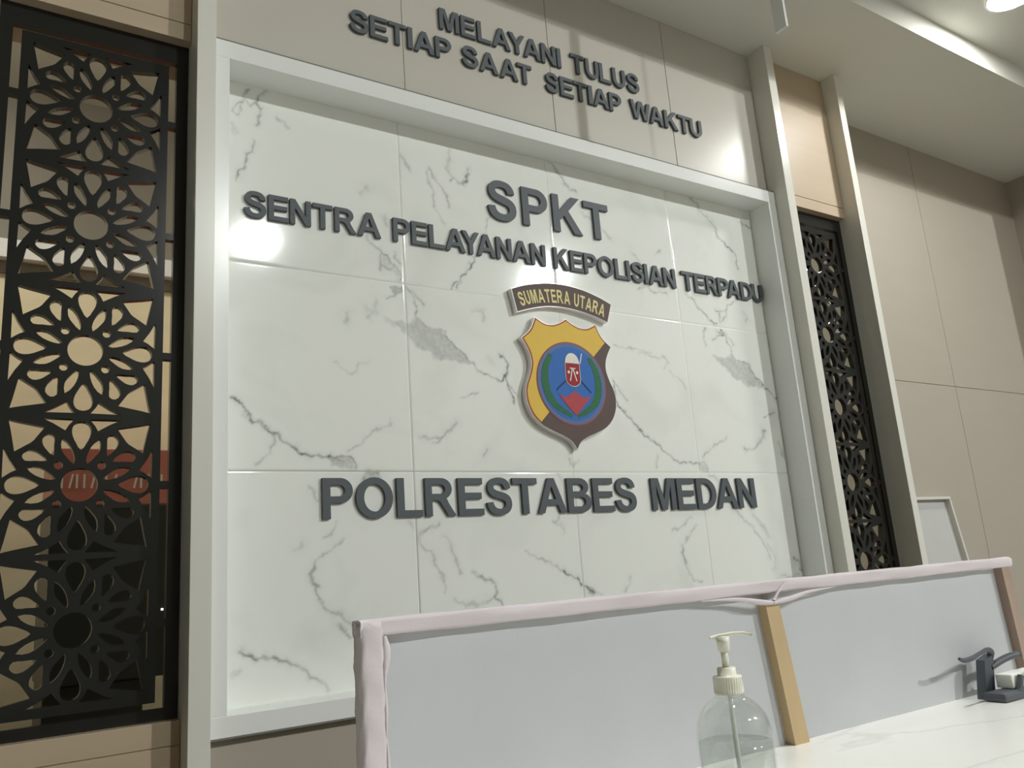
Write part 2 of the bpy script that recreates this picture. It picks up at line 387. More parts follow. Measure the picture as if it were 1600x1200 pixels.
# marble tiles with their veins
VEINS = [
 (0.75,3.5,[(-0.537,0.198),(-0.522,0.19),(-0.508,0.173),(-0.498,0.157),(-0.485,0.139),(-0.463,0.134),(-0.447,0.121),(-0.432,0.106),(-0.414,0.099),(-0.387,0.08),(-0.357,0.059),(-0.332,0.046),(-0.316,0.04),(-0.269,0.039),(-0.261,0.043),(-0.211,0.043),(-0.194,0.032),(-0.185,0.01)]),
 (0.5,4,[(-0.269,0.036),(-0.238,0.035),(-0.21,0.03),(-0.198,0.015)]),
 (0.3,4,[(-0.423,0.096),(-0.425,0.075),(-0.437,0.062),(-0.439,0.045),(-0.46,0.035),(-0.474,0.016)]),
 (0.3,3.5,[(-0.205,0.061),(-0.177,0.074),(-0.127,0.122),(-0.078,0.132),(-0.066,0.152)]),
 (0.18,4,[(-0.133,0.339),(-0.164,0.317),(-0.19,0.288),(-0.219,0.306),(-0.239,0.327)]),
 (0.6,2.5,[(0.007,0.582),(0.023,0.56),(0.036,0.528),(0.037,0.494),(0.048,0.473),(0.064,0.46)]),
 (0.65,2.5,[(0.121,0.462),(0.135,0.459),(0.134,0.437),(0.164,0.412),(0.195,0.389),(0.234,0.351),(0.254,0.326),(0.287,0.317),(0.334,0.301)]),
 (0.75,3.5,[(0.319,0.305),(0.336,0.301),(0.358,0.325),(0.367,0.361),(0.354,0.389),(0.336,0.39)]),
 (0.7,3,[(0.358,0.322),(0.367,0.28),(0.377,0.25),(0.38,0.223)]),
 (0.55,2.5,[(0.368,0.288),(0.387,0.272),(0.401,0.255)]),
 (0.4,3,[(0.185,0.239),(0.215,0.247),(0.244,0.257)]),
 (0.55,2.5,[(-0.032,0.568),(-0.045,0.555),(-0.066,0.545)]),
 (0.4,4,[(0.005,0.582),(0.027,0.572),(0.061,0.538)]),
 (0.55,3,[(-0.11,0.718),(-0.084,0.7),(-0.08,0.671),(-0.079,0.63)]),
 (0.5,3.5,[(-0.084,0.7),(-0.07,0.692),(-0.055,0.688),(-0.049,0.665),(-0.025,0.652),(-0.01,0.629),(-0.019,0.607)]),
 (0.4,5,[(-0.036,0.654),(-0.05,0.641),(-0.07,0.644)]),
 (0.35,3.5,[(-0.029,0.706),(-0.026,0.679),(-0.008,0.671)]),
 (0.7,2.5,[(0.267,0.733),(0.258,0.713),(0.241,0.691),(0.22,0.665),(0.21,0.658),(0.202,0.648),(0.199,0.64),(0.166,0.607)]),
 (0.5,2.5,[(0.199,0.641),(0.204,0.637),(0.19,0.606)]),
 (0.3,2.5,[(0.267,0.733),(0.296,0.808),(0.322,0.848),(0.336,0.894),(0.363,0.967)]),
 (0.3,5,[(0.195,1.119),(0.181,1.045),(0.207,1.01)]),
 (0.6,3,[(0.191,0.997),(0.207,1.012),(0.218,1.0),(0.238,0.997),(0.255,1.018),(0.267,1.063)]),
 (0.42,4.5,[(0.107,1.027),(0.123,1.008),(0.144,0.977),(0.175,0.935),(0.176,0.9)]),
 (0.3,3.5,[(0.099,1.013),(0.119,0.942),(0.125,0.882),(0.158,0.828)]),
 (0.3,5,[(0.01,1.049),(0.026,1.024),(0.043,1.005)]),
 (0.5,4,[(-0.437,1.16),(-0.458,1.143),(-0.466,1.117),(-0.485,1.101),(-0.504,1.123),(-0.514,1.102)]),
 (0.55,4.5,[(-0.491,1.154),(-0.502,1.129),(-0.5,1.117)]),
 (0.5,3.5,[(-0.466,1.117),(-0.451,1.105),(-0.457,1.088),(-0.467,1.042)]),
 (0.4,3,[(-0.514,1.102),(-0.532,1.086),(-0.536,1.069),(-0.525,1.057),(-0.514,1.066),(-0.514,1.087)]),
 (0.6,3,[(-0.474,0.985),(-0.482,0.96),(-0.492,0.933),(-0.502,0.901),(-0.513,0.882),(-0.526,0.849)]),
 (0.25,6,[(-0.54,1.023),(-0.528,1.001)]),
 (0.25,3,[(-0.402,1.082),(-0.385,1.07),(-0.369,1.058)]),
 (0.4,3.5,[(0.609,1.174),(0.631,1.155),(0.666,1.121),(0.678,1.094),(0.699,1.075),(0.729,1.068)]),
 (0.22,6,[(0.746,0.985),(0.784,0.971),(0.836,0.938),(0.884,0.897)]),
 (0.6,2.8,[(1.393,1.124),(1.431,1.093),(1.467,1.06),(1.487,1.009),(1.539,0.973),(1.583,0.936),(1.58,0.88)]),
 (0.5,6,[(1.458,1.071),(1.473,1.047),(1.48,1.022)]),
 (0.5,7,[(1.305,1.183),(1.34,1.172),(1.38,1.145),(1.391,1.124)]),
 (0.5,2.5,[(1.613,1.12),(1.669,1.097),(1.74,1.073)]),
 (0.55,3,[(1.253,0.72),(1.292,0.706),(1.3,0.681),(1.33,0.658),(1.371,0.622),(1.404,0.61)]),
 (0.5,3,[(1.41,0.673),(1.473,0.678),(1.49,0.708),(1.524,0.726)]),
 (0.5,4,[(1.427,0.664),(1.425,0.641),(1.429,0.624)]),
 (0.35,4,[(1.477,0.678),(1.463,0.646),(1.429,0.625)]),
 (0.25,6,[(1.579,0.687),(1.593,0.66),(1.577,0.638)]),
 (0.45,4,[(1.334,0.585),(1.318,0.559),(1.315,0.54),(1.322,0.517)]),
 (0.65,3,[(1.4,0.587),(1.433,0.568),(1.396,0.567),(1.37,0.543)]),
 (0.7,2.8,[(1.426,0.588),(1.45,0.554),(1.465,0.516),(1.473,0.485),(1.492,0.461)]),
 (0.4,4,[(1.443,0.58),(1.475,0.55),(1.482,0.529)]),
 (0.6,3,[(1.492,0.461),(1.561,0.461),(1.567,0.431),(1.599,0.4),(1.67,0.343),(1.691,0.318),(1.75,0.302)]),
 (0.28,3.5,[(0.966,0.454),(1.016,0.444),(1.097,0.445),(1.105,0.425),(1.085,0.403)]),
 (0.25,3.5,[(1.105,0.392),(1.165,0.356),(1.188,0.331)]),
 (0.65,2.8,[(0.817,0.335),(0.832,0.243),(0.884,0.201),(0.916,0.161),(0.966,0.127),(0.98,0.117),(1.035,0.079),(1.083,0.047),(1.112,0.036),(1.199,0.04)]),
 (0.5,4.5,[(1.199,0.04),(1.23,0.037),(1.245,0.008)]),
 (0.5,3,[(0.817,0.335),(0.845,0.299),(0.877,0.264)]),
 (0.28,3,[(0.844,0.471),(0.921,0.468),(1.022,0.459)]),
 (0.3,4,[(0.979,0.025),(1.001,0.065)]),
 (0.35,3.5,[(1.227,0.061),(1.297,0.113),(1.359,0.124),(1.369,0.145)]),
 (0.5,3.5,[(1.614,0.23),(1.653,0.245),(1.682,0.253)]),
 (0.5,8,[(1.598,0.173),(1.582,0.151),(1.562,0.128)]),
 (0.35,5,[(1.557,0.124),(1.534,0.102),(1.463,0.096)]),
 (0.25,6,[(1.675,0.127),(1.693,0.065)]),
 (0.55,5,[(0.156,0.154),(0.14,0.139),(0.123,0.122)]),
 (0.4,4,[(0.123,0.122),(0.102,0.108),(0.035,0.104)]),
 (0.35,4,[(0.102,0.108),(0.087,0.093),(0.073,0.089)]),
 (0.35,5,[(0.264,0.072),(0.248,0.047)]),
 (0.3,3.5,[(-0.244,-0.145),(-0.261,-0.175),(-0.287,-0.187)]),
 (0.35,6,[(-0.348,-0.201),(-0.359,-0.211)]),
 (0.3,3.5,[(-0.228,-0.189),(-0.255,-0.212),(-0.288,-0.235),(-0.309,-0.249)]),
 (0.45,5,[(-0.309,-0.249),(-0.324,-0.283),(-0.32,-0.302),(-0.302,-0.319)]),
 (0.4,4,[(-0.307,-0.315),(-0.307,-0.341),(-0.292,-0.369),(-0.267,-0.394)]),
 (0.6,4,[(-0.267,-0.394),(-0.246,-0.393),(-0.23,-0.412),(-0.214,-0.425),(-0.189,-0.443)]),
 (0.4,6,[(-0.247,-0.421),(-0.229,-0.44),(-0.215,-0.458)]),
 (0.3,5,[(-0.021,-0.151),(-0.007,-0.169)]),
 (0.4,5,[(0.074,-0.162),(0.046,-0.165),(0.03,-0.174),(0.008,-0.198)]),
 (0.28,4,[(0.008,-0.198),(0.018,-0.224),(0.05,-0.242),(0.053,-0.28),(0.08,-0.311),(0.087,-0.358)]),
 (0.28,4,[(0.088,-0.189),(0.12,-0.232),(0.126,-0.276),(0.139,-0.306)]),
 (0.45,3,[(0.184,-0.309),(0.212,-0.325),(0.239,-0.338)]),
 (0.75,3.5,[(0.239,-0.338),(0.261,-0.349),(0.268,-0.367),(0.26,-0.388),(0.279,-0.41)]),
 (0.35,4,[(0.114,-0.384),(0.136,-0.395),(0.152,-0.409)]),
 (0.3,6,[(0.255,-0.389),(0.213,-0.401),(0.157,-0.404)]),
 (0.35,3,[(0.379,-0.256),(0.439,-0.279),(0.475,-0.297),(0.528,-0.326)]),
 (0.8,3.5,[(0.528,-0.326),(0.562,-0.345),(0.595,-0.37)]),
 (0.85,5,[(0.614,-0.381),(0.621,-0.398),(0.642,-0.396)]),
 (0.5,3,[(0.595,-0.37),(0.637,-0.393),(0.679,-0.413)]),
 (0.28,4,[(0.806,-0.36),(0.794,-0.383),(0.772,-0.405)]),
 (0.3,4,[(1.127,-0.167),(1.084,-0.192),(1.024,-0.212)]),
 (0.3,4,[(1.149,-0.196),(1.104,-0.23),(1.066,-0.264)]),
 (0.6,4,[(1.066,-0.264),(1.061,-0.294),(1.078,-0.327)]),
 (0.4,3.5,[(1.078,-0.327),(1.08,-0.37),(1.109,-0.388),(1.14,-0.403)]),
 (0.28,4,[(1.367,-0.143),(1.4,-0.176),(1.443,-0.205),(1.484,-0.248),(1.508,-0.291),(1.527,-0.338)]),
 (0.2,10,[(1.467,-0.168),(1.51,-0.209),(1.531,-0.25)]),
 (0.2,8,[(1.525,-0.28),(1.559,-0.331),(1.541,-0.379)]),
 (0.65,4,[(1.671,-0.345),(1.701,-0.36),(1.695,-0.384),(1.713,-0.399)]),
 (0.3,4,[(1.573,-0.405),(1.625,-0.411),(1.68,-0.405)]),
 (0.6,4,[(-0.511,-0.465),(-0.478,-0.483),(-0.429,-0.492),(-0.407,-0.504),(-0.38,-0.507),(-0.362,-0.519)]),
 (0.4,4.5,[(-0.362,-0.519),(-0.334,-0.546),(-0.303,-0.566),(-0.284,-0.591)]),
 (0.35,6,[(-0.514,-0.512),(-0.532,-0.52)]),
 (0.4,3,[(0.521,-0.148),(0.513,-0.166),(0.502,-0.163)]),
 (0.3,3.5,[(0.513,-0.166),(0.539,-0.183),(0.542,-0.201)]),
 (0.3,4,[(0.538,-0.007),(0.55,-0.027)]),
 (0.4,5,[(0.592,0.044),(0.599,0.022)]),
 (0.3,4,[(0.626,0.044),(0.601,0.019)]),
 (0.35,4,[(1.253,-0.007),(1.281,-0.012),(1.305,-0.042)]),
 (0.5,7,[(-0.166,-0.022),(-0.15,-0.009),(-0.113,-0.007)]),
 (0.3,4,[(-0.33,-0.044),(-0.316,-0.062),(-0.304,-0.083)]),
 (0.3,4,[(0.975,0.856),(1.009,0.84),(1.025,0.815)]),
 (0.3,4,[(1.109,0.868),(1.141,0.893)]),
 (0.35,4,[(0.993,0.709),(1.046,0.731),(1.071,0.709),(1.145,0.712)]),
 (0.3,4,[(-0.127,0.741),(-0.105,0.714)]),
 (0.25,9,[(-0.136,0.89),(-0.116,0.903)]),
 (0.25,9,[(-0.063,0.816),(-0.05,0.791)]),
 (0.3,9,[(-0.521,0.637),(-0.506,0.647)]),
 (0.25,8,[(-0.192,0.478),(-0.203,0.447)]),
 (0.25,8,[(-0.131,0.506),(-0.112,0.493),(-0.128,0.475)]),
 (0.22,8,[(-0.1,0.53),(-0.105,0.509),(-0.102,0.493)]),
 (0.22,8,[(0.248,0.539),(0.278,0.547),(0.283,0.509)]),
 (0.22,10,[(0.298,0.378),(0.309,0.365)]),
]
BLOBS = [
 (0.42,5,[(-0.042,0.465),(-0.023,0.476),(-0.005,0.474),(0.008,0.469),(0.039,0.49),(0.051,0.491),(0.066,0.465),(0.085,0.458),(0.121,0.462),(0.134,0.437),(0.164,0.412),(0.195,0.389),(0.234,0.351),(0.21,0.356),(0.152,0.356),(0.103,0.36),(0.073,0.379),(0.046,0.391),(0.022,0.404),(0.008,0.425),(-0.01,0.434),(-0.032,0.453)]),
 (0.22,5,[(-0.083,0.476),(-0.062,0.479),(-0.041,0.466),(-0.03,0.45),(-0.052,0.456)]),
 (0.55,2.5,[(-0.048,0.59),(-0.004,0.59),(-0.008,0.567),(-0.032,0.568),(-0.045,0.555)]),
 (0.45,5,[(1.354,0.475),(1.391,0.469),(1.447,0.479),(1.473,0.49),(1.492,0.461),(1.56,0.458),(1.567,0.431),(1.599,0.4),(1.67,0.343),(1.63,0.358),(1.54,0.358),(1.495,0.381),(1.449,0.396),(1.43,0.424),(1.387,0.447)]),
 (0.35,4,[(-0.261,0.042),(-0.211,0.043),(-0.192,0.026),(-0.206,0.009),(-0.254,0.013)]),
 (0.3,4,[(1.202,0.037),(1.232,0.032),(1.242,0.01),(1.204,0.01)]),
 (0.25,5,[(-0.072,0.694),(-0.053,0.688),(-0.043,0.661),(-0.063,0.641),(-0.076,0.661)]),
 (0.25,5,[(-0.048,0.641),(-0.026,0.651),(-0.011,0.627),(-0.019,0.609),(-0.035,0.628)]),
 (0.4,3,[(-0.17,-0.03),(-0.154,-0.011),(-0.117,-0.005),(-0.102,-0.022),(-0.122,-0.03)]),
]

def vein_map(X, Z):
    """grey veins of the stone, as a field over the tile faces"""
    jx = 0.0035 * np.sin(61 * Z + 3 * np.sin(37 * X)) + 0.0022 * np.sin(173 * Z + 97 * X) + 0.0012 * np.sin(411 * X - 307 * Z)
    jz = 0.0035 * np.sin(57 * X + 3 * np.sin(41 * Z)) + 0.0022 * np.sin(181 * X - 89 * Z) + 0.0012 * np.sin(389 * Z + 283 * X)
    P = X + jx; Q = Z + jz
    out = np.zeros_like(X)
    mod = 0.75 + 0.25 * np.sin(83 * X + 51 * Z + 2 * np.sin(29 * Z))
    for s, w, pts in VEINS:
        w = w * 0.00098; s = min(1.0, s * 1.12)
        a = np.array(pts); m_ = 4 * w + 0.012
        k = (P > a[:, 0].min() - m_) & (P < a[:, 0].max() + m_) & (Q > a[:, 1].min() - m_) & (Q < a[:, 1].max() + m_)
        if not k.any(): continue
        p, q = P[k], Q[k]; best = np.full(p.shape, 9.0)
        for i in range(len(a) - 1):
            d = a[i + 1] - a[i]; L2 = max(d @ d, 1e-9)
            t = np.clip(((p - a[i, 0]) * d[0] + (q - a[i, 1]) * d[1]) / L2, 0, 1)
            best = np.minimum(best, np.hypot(p - a[i, 0] - t * d[0], q - a[i, 1] - t * d[1]))
        val = s * (np.exp(-(best / w) ** 2) + 0.22 * np.exp(-(best / (3.2 * w)) ** 2)) * mod[k]
        out[k] = np.maximum(out[k], val)
    for s, w, pts in BLOBS:
        w = w * 0.001
        a = np.array(pts); m_ = 4 * w
        k = (P > a[:, 0].min() - m_) & (P < a[:, 0].max() + m_) & (Q > a[:, 1].min() - m_) & (Q < a[:, 1].max() + m_)
        p, q = P[k], Q[k]; best = np.full(p.shape, 9.0); ins = np.zeros(p.shape, bool)
        for i in range(len(a)):
            c, e = a[i], a[(i + 1) % len(a)]; d = e - c
            t = np.clip(((p - c[0]) * d[0] + (q - c[1]) * d[1]) / max(d @ d, 1e-9), 0, 1)
            best = np.minimum(best, np.hypot(p - c[0] - t * d[0], q - c[1] - t * d[1]))
            cr = ((c[1] > q) != (e[1] > q))
            with np.errstate(divide='ignore', invalid='ignore'):
                xx = (e[0] - c[0]) * (q - c[1]) / (e[1] - c[1] if e[1] != c[1] else 1e-9) + c[0]
            ins ^= cr & (p < xx)
        sd = np.where(ins, best, -best)
        val = s * np.clip(sd / (2 * w) + 0.5, 0, 1) * (0.7 + 0.3 * mod[k])
        out[k] = np.maximum(out[k], val * 0.9) + 0.25 * np.minimum(out[k], val)
    return out

TX = [-0.5725, 0.0, 0.6, 1.2, 1.71]; TZ = [-0.6015, 0.0, 0.6, 1.172]
STEP = 0.0032; GAP = 0.0028
vs = []; fs = []; vein = []; n0 = 0
for i in range(4):
    for k in range(3):
        x0, x1 = TX[i] + (GAP / 2 if i else 0), TX[i + 1] - (GAP / 2 if i < 3 else 0)
        z0, z1 = TZ[k] + (GAP / 2 if k else 0), TZ[k + 1] - (GAP / 2 if k < 2 else 0)
        nx, nz = int((x1 - x0) / STEP) + 1, int((z1 - z0) / STEP) + 1
        gx, gz = np.meshgrid(np.linspace(x0, x1, nx), np.linspace(z0, z1, nz))
        vn = vein_map(gx, gz)
        gy = np.zeros_like(gx)                        # rounded tile edges
        for e in ((0, slice(None)), (-1, slice(None)), (slice(None), 0), (slice(None), -1)):
            gy[e] = 0.0012
        vs.append(np.stack([gx, gy, gz], -1).reshape(-1, 3)); vein.append(vn.ravel())
        ids = n0 + np.arange(nx * nz).reshape(nz, nx)
        fs.append(np.stack([ids[:-1, :-1], ids[:-1, 1:], ids[1:, 1:], ids[1:, :-1]], -1).reshape(-1, 4))
        n0 += nx * nz
# grout bed behind the tiles
gv = np.array([(-0.5725, 0.0011, -0.6015), (1.71, 0.0011, -0.6015), (1.71, 0.0011, 1.172), (-0.5725, 0.0011, 1.172),
               (-0.5725, 0.0125, -0.6015), (1.71, 0.0125, -0.6015), (1.71, 0.0125, 1.172), (-0.5725, 0.0125, 1.172)])
gf = np.array([(0, 1, 2, 3), (7, 6, 5, 4), (0, 4, 5, 1), (1, 5, 6, 2), (2, 6, 7, 3), (3, 7, 4, 0)]) + n0
V_ = np.concatenate(vs + [gv]); F_ = np.concatenate(fs + [gf]); A_ = np.concatenate(vein + [np.zeros(8)])
V_[:, 2] += Z0
org = np.array([0.57, 0.0, -0.6015 + Z0])
me = bpy.data.meshes.new('wall_center')
me.vertices.add(len(V_)); me.vertices.foreach_set('co', (V_ - org).astype(np.float32).ravel())
me.loops.add(F_.size); me.loops.foreach_set('vertex_index', F_.astype(np.int32).ravel())
me.polygons.add(len(F_)); me.polygons.foreach_set('loop_start', (np.arange(len(F_)) * 4).astype(np.int32))
mi = np.zeros(len(F_), np.int32); mi[-6:] = 1
me.polygons.foreach_set('material_index', mi)
me.update(calc_edges=True); me.validate()
at = me.attributes.new('vein', 'FLOAT', 'POINT'); at.data.foreach_set('value', np.clip(A_, 0, 1).astype(np.float32))
me.materials.append(M['marble']); me.materials.append(M['grout'])
o = bpy.data.objects.new('wall_center', me); COL.objects.link(o); o.location = tuple(org)
struct(o, 'polished white marble tiles with grey veins in the middle of the wall')

# the room behind the screens
b = MB().box(-3.0, 4.5, 1.6, 1.7, FLOORZ, 1.06); struct(b.build('wall_rear', M['cream_wall']), 'cream marble wall seen through the lattice')
b = MB().box(-3.0, 4.5, 1.58, 1.7, 1.06, CEIL); struct(b.build('wall_rear_upper', M['grey_wall']), 'grey beige wall seen through the top of the lattice')
b = MB().box(-3.0, 4.5, 1.53, 1.6, 1.11, 1.19); struct(b.build('trim_10', M['white']), 'pale ledge across the wall behind the lattice')
b = MB().box(-3.1, -3.0, 0.12, 1.7, FLOORZ, CEIL); struct(b.build('wall_rear_left', M['grey_wall']))
b = MB().box(4.4, 4.5, 0.12, 1.7, FLOORZ, CEIL); struct(b.build('wall_rear_right', M['grey_wall']))

# ------------------------------------------------------------------ lettering
def quad_path(cmds):
    pts = []; cur = None; ctl = None
    for c in cmds:
        k = c[0]
        if k == 'M': cur = c[1:]; pts.append(cur)
        elif k == 'L': cur = c[1:]; pts.append(cur); ctl = None
        else:
            q = c[1:3] if k == 'Q' else (2 * cur[0] - ctl[0], 2 * cur[1] - ctl[1])
            e = c[3:5] if k == 'Q' else c[1:3]
            for i in range(1, 6):
                t = i / 5
                pts.append(((1 - t) ** 2 * cur[0] + 2 * t * (1 - t) * q[0] + t * t * e[0], (1 - t) ** 2 * cur[1] + 2 * t * (1 - t) * q[1] + t * t * e[1]))
            cur = e; ctl = q
    return pts

def g_S():
    p = quad_path([('M', 74, 477), ('L', 362, 505), ('Q', 388, 360, 467.5, 292), ('T', 682, 224), ('Q', 825, 224, 897.5, 284.5), ('T', 970, 426),
                   ('Q', 970, 478, 939.5, 514.5), ('T', 833, 578), ('Q', 781, 596, 596, 642), ('Q', 358, 701, 262, 787), ('Q', 127, 908, 127, 1082),
                   ('Q', 127, 1194, 190.5, 1291.5), ('T', 373.5, 1440), ('T', 661, 1491), ('Q', 936, 1491, 1075, 1370.5), ('T', 1221, 1049), ('L', 925, 1036),
                   ('Q', 906, 1149, 843.5, 1198.5), ('T', 656, 1248), ('Q', 527, 1248, 454, 1195), ('Q', 407, 1161, 407, 1104), ('Q', 407, 1052, 451, 1015),
                   ('Q', 507, 968, 723, 917), ('T', 1042.5, 811.5), ('T', 1204.5, 662.5), ('T', 1263, 429), ('Q', 1263, 302, 1192.5, 191), ('T', 993, 26),
                   ('T', 671, -28), ('Q', 392, -28, 242.5, 101), ('T', 74, 477)])
    if abs(p[0][0] - p[-1][0]) + abs(p[0][1] - p[-1][1]) < 1e-6: p.pop()
    return [[((x - 74) / 1466.0, y / 1466.0) for x, y in p]]

GL = {
 'A': [[(0, 0), (.385, 1), (.605, 1), (1, 0), (.78, 0), (.695, .227), (.295, .227), (.215, 0)], [(.36, .395), (.637, .395), (.497, .77)]],
 'E': [[(0, 0), (0, 1), (.755, 1), (.755, .83), (.205, .83), (.205, .605), (.715, .605), (.715, .437), (.205, .437), (.205, .17), (.775, .17), (.775, 0)]],
 'I': [[(0, 0), (0, 1), (.205, 1), (.205, 0)]],
 'K': [[(0, 0), (0, 1), (.205, 1), (.205, .555), (.62, 1), (.895, 1), (.505, .60), (.93, 0), (.665, 0), (.36, .455), (.205, .30), (.205, 0)]],
 'L': [[(0, 0), (0, 1), (.205, 1), (.205, .17), (.72, .17), (.72, 0)]],
 'M': [[(0, 0), (0, 1), (.30, 1), (.485, .32), (.667, 1), (.97, 1), (.97, 0), (.785, 0), (.785, .787), (.585, 0), (.385, 0), (.187, .787), (.187, 0)]],
 'N': [[(0, 0), (0, 1), (.197, 1), (.61, .33), (.61, 1), (.80, 1), (.80, 0), (.597, 0), (.188, .655), (.188, 0)]],
 'T': [[(.305, 0), (.305, .83), (0, .83), (0, 1), (.82, 1), (.82, .83), (.51, .83), (.51, 0)]],
 'W': [[(0, 1), (.212, 1), (.352, .31), (.525, 1), (.785, 1), (.955, .30), (1.095, 1), (1.31, 1), (1.065, 0), (.845, 0), (.655, .75), (.465, 0), (.24, 0)]],
 'Y': [[(.363, 0), (.363, .42), (0, 1), (.24, 1), (.467, .61), (.69, 1), (.93, 1), (.567, .42), (.567, 0)]],
 'O': [arc(.5, .5, .5, .52, 0, 352, 44), arc(.5, .5, .29, .345, 0, 352, 44)],
 'U': [[(0, 1), (.205, 1), (.205, .42)] + arc(.405, .42, .2, .265, 180, 360, 16)[1:-1] + [(.605, .42), (.605, 1), (.81, 1), (.81, .42)] + arc(.405, .42, .405, .437, 0, -180, 24)[1:-1] + [(0, .42)]],
 'P': [[(0, 0), (0, 1)] + arc(.47, .6885, .34, .3115, 90, -90, 18) + [(.205, .377), (.205, 0)], [(.205, .83)] + arc(.43, .689, .17, .141, 90, -90, 14) + [(.205, .548)]],
 'R': [[(0, 0), (0, 1)] + arc(.50, .716, .335, .284, 90, -62, 18) + [(.72, .33), (.80, .21), (.95, 0), (.705, 0), (.535, .25), (.45, .375), (.37, .417), (.205, .417), (.205, 0)],
       [(.205, .83)] + arc(.46, .7065, .165, .1235, 90, -90, 14) + [(.205, .583)]],
 'B': [[(0, 0), (0, 1)] + arc(.46, .745, .33, .255, 90, -52, 14) + arc(.50, .285, .37, .285, 62, -90, 16) + [],
       [(.205, .83)] + arc(.43, .72, .155, .11, 90, -90, 12) + [(.205, .61)], [(.205, .45)] + arc(.47, .31, .19, .14, 90, -90, 12) + [(.205, .17)]],
 'D': [[(0, 0), (0, 1)] + arc(.37, .5, .50, .5, 90, -90, 24), [(.205, .83)] + arc(.36, .5, .30, .33, 90, -90, 20) + [(.205, .17)]],
 'S': g_S(),
}
def glyph(ch):
    g = GL[ch]
    x0 = min(p[0] for p in g[0]); x1 = max(p[0] for p in g[0])
    return g, x0, x1

ORD = ['first', 'second', 'third', 'fourth', 'fifth', 'sixth', 'seventh', 'eighth', 'ninth', 'tenth', 'eleventh']
LINES = [
 ('letters of the top line',-0.076,1.5215,1.6028,'in the top line',[
  ('MELAYANI','MELAYANI',[('M',0.1371,0.2143),('E',0.2218,0.2813),('L',0.2895,0.3441),('A',0.3504,0.4272),('Y',0.4217,0.493),('A',0.486,0.5612),('N',0.5659,0.6313),('I',0.6376,0.6551)]),
  ('TULUS','TULUS',[('T',0.7037,0.7671),('U',0.7743,0.8374),('L',0.842,0.8992),('U',0.9085,0.9732),('S',0.9825,1.0452)]),
 ]),
 ('letters of the second line',-0.076,1.4045,1.4838,'in the second line',[
  ('SETIAP','the first SETIAP',[('S',-0.1921,-0.1288),('E',-0.1229,-0.061),('T',-0.058,0.006),('I',0.0114,0.0293),('A',0.0346,0.1106),('P',0.1152,0.1771)]),
  ('SAAT','SAAT',[('S',0.2193,0.2836),('A',0.2893,0.366),('A',0.3742,0.4503),('T',0.4492,0.5121)]),
  ('SETIAP','the second SETIAP',[('S',0.5736,0.6323),('E',0.64,0.7008),('T',0.7041,0.7674),('I',0.7731,0.7932),('A',0.7971,0.8724),('P',0.877,0.9384)]),
  ('WAKTU','WAKTU',[('W',0.9852,1.0896),('A',1.0856,1.1585),('K',1.1662,1.2401),('T',1.2447,1.3093),('U',1.3111,1.3789)]),
 ]),
 ('large letters above the middle line',0,0.885,1.0322,'on the marble',[
  ('SPKT','SPKT',[('S',0.3304,0.4465),('P',0.4742,0.5855),('K',0.6092,0.7406),('T',0.7552,0.8725)]),
 ]),
 ('letters of the middle line',0,0.7375,0.8175,'on the marble',[
  ('SENTRA','SENTRA',[('S',-0.5062,-0.4419),('E',-0.4354,-0.3748),('N',-0.3709,-0.3073),('T',-0.301,-0.2384),('R',-0.2316,-0.1625),('A',-0.1577,-0.0794)]),
  ('PELAYANAN','PELAYANAN',[('P',-0.0362,0.0242),('E',0.029,0.0871),('L',0.0919,0.1483),('A',0.1518,0.2277),('Y',0.2155,0.2836),('A',0.2732,0.347),('N',0.3517,0.4137),('A',0.4171,0.4924),('N',0.4962,0.5583)]),
  ('KEPOLISIAN','KEPOLISIAN',[('K',0.5958,0.6617),('E',0.6692,0.728),('P',0.7331,0.7925),('O',0.7976,0.8736),('L',0.8798,0.9346),('I',0.9376,0.9534),('S',0.9635,1.0238),('I',1.0281,1.0445),('A',1.0511,1.1236),('N',1.1274,1.1917)]),
  ('TERPADU','TERPADU',[('T',1.2276,1.2946),('E',1.2987,1.3601),('R',1.3653,1.429),('P',1.4321,1.4969),('A',1.487,1.5636),('D',1.5686,1.6412),('U',1.6406,1.7049)]),
 ]),
 ('large letters of the bottom line',0,-0.1365,-0.0215,'on the marble',[
  ('POLRESTABES','POLRESTABES',[('P',-0.2898,-0.1999),('O',-0.1901,-0.0757),('L',-0.0625,0.0211),('R',0.0306,0.1339),('E',0.1437,0.2335),('S',0.2459,0.3378),('T',0.3445,0.4394),('A',0.4394,0.5546),('B',0.5617,0.6608),('E',0.6702,0.7615),('S',0.7694,0.8626)]),
  ('MEDAN','MEDAN',[('M',0.9382,1.0535),('E',1.0635,1.1551),('D',1.1639,1.2651),('A',1.2651,1.3803),('N',1.3852,1.4828)]),
 ]),
]
for line, wall_y, z0, z1, where, words in LINES:
    for word, said, chars in words:
        for i, (ch, xa, xb) in enumerate(chars):
            g, gx0, gx1 = glyph(ch)
            sx = (xb - xa) / (gx1 - gx0); sz = z1 - z0
            loops = [[(xa + (p[0] - gx0) * sx, z0 + p[1] * sz) for p in lp] for lp in g]
            o = MB().plate(loops, wall_y - 0.0105, 0.0100).build('sign_letter', M['letter'])
            tag(o, 'raised grey letter %s, %s letter of %s %s' % (ch, ORD[i], said, where), 'letter', line)

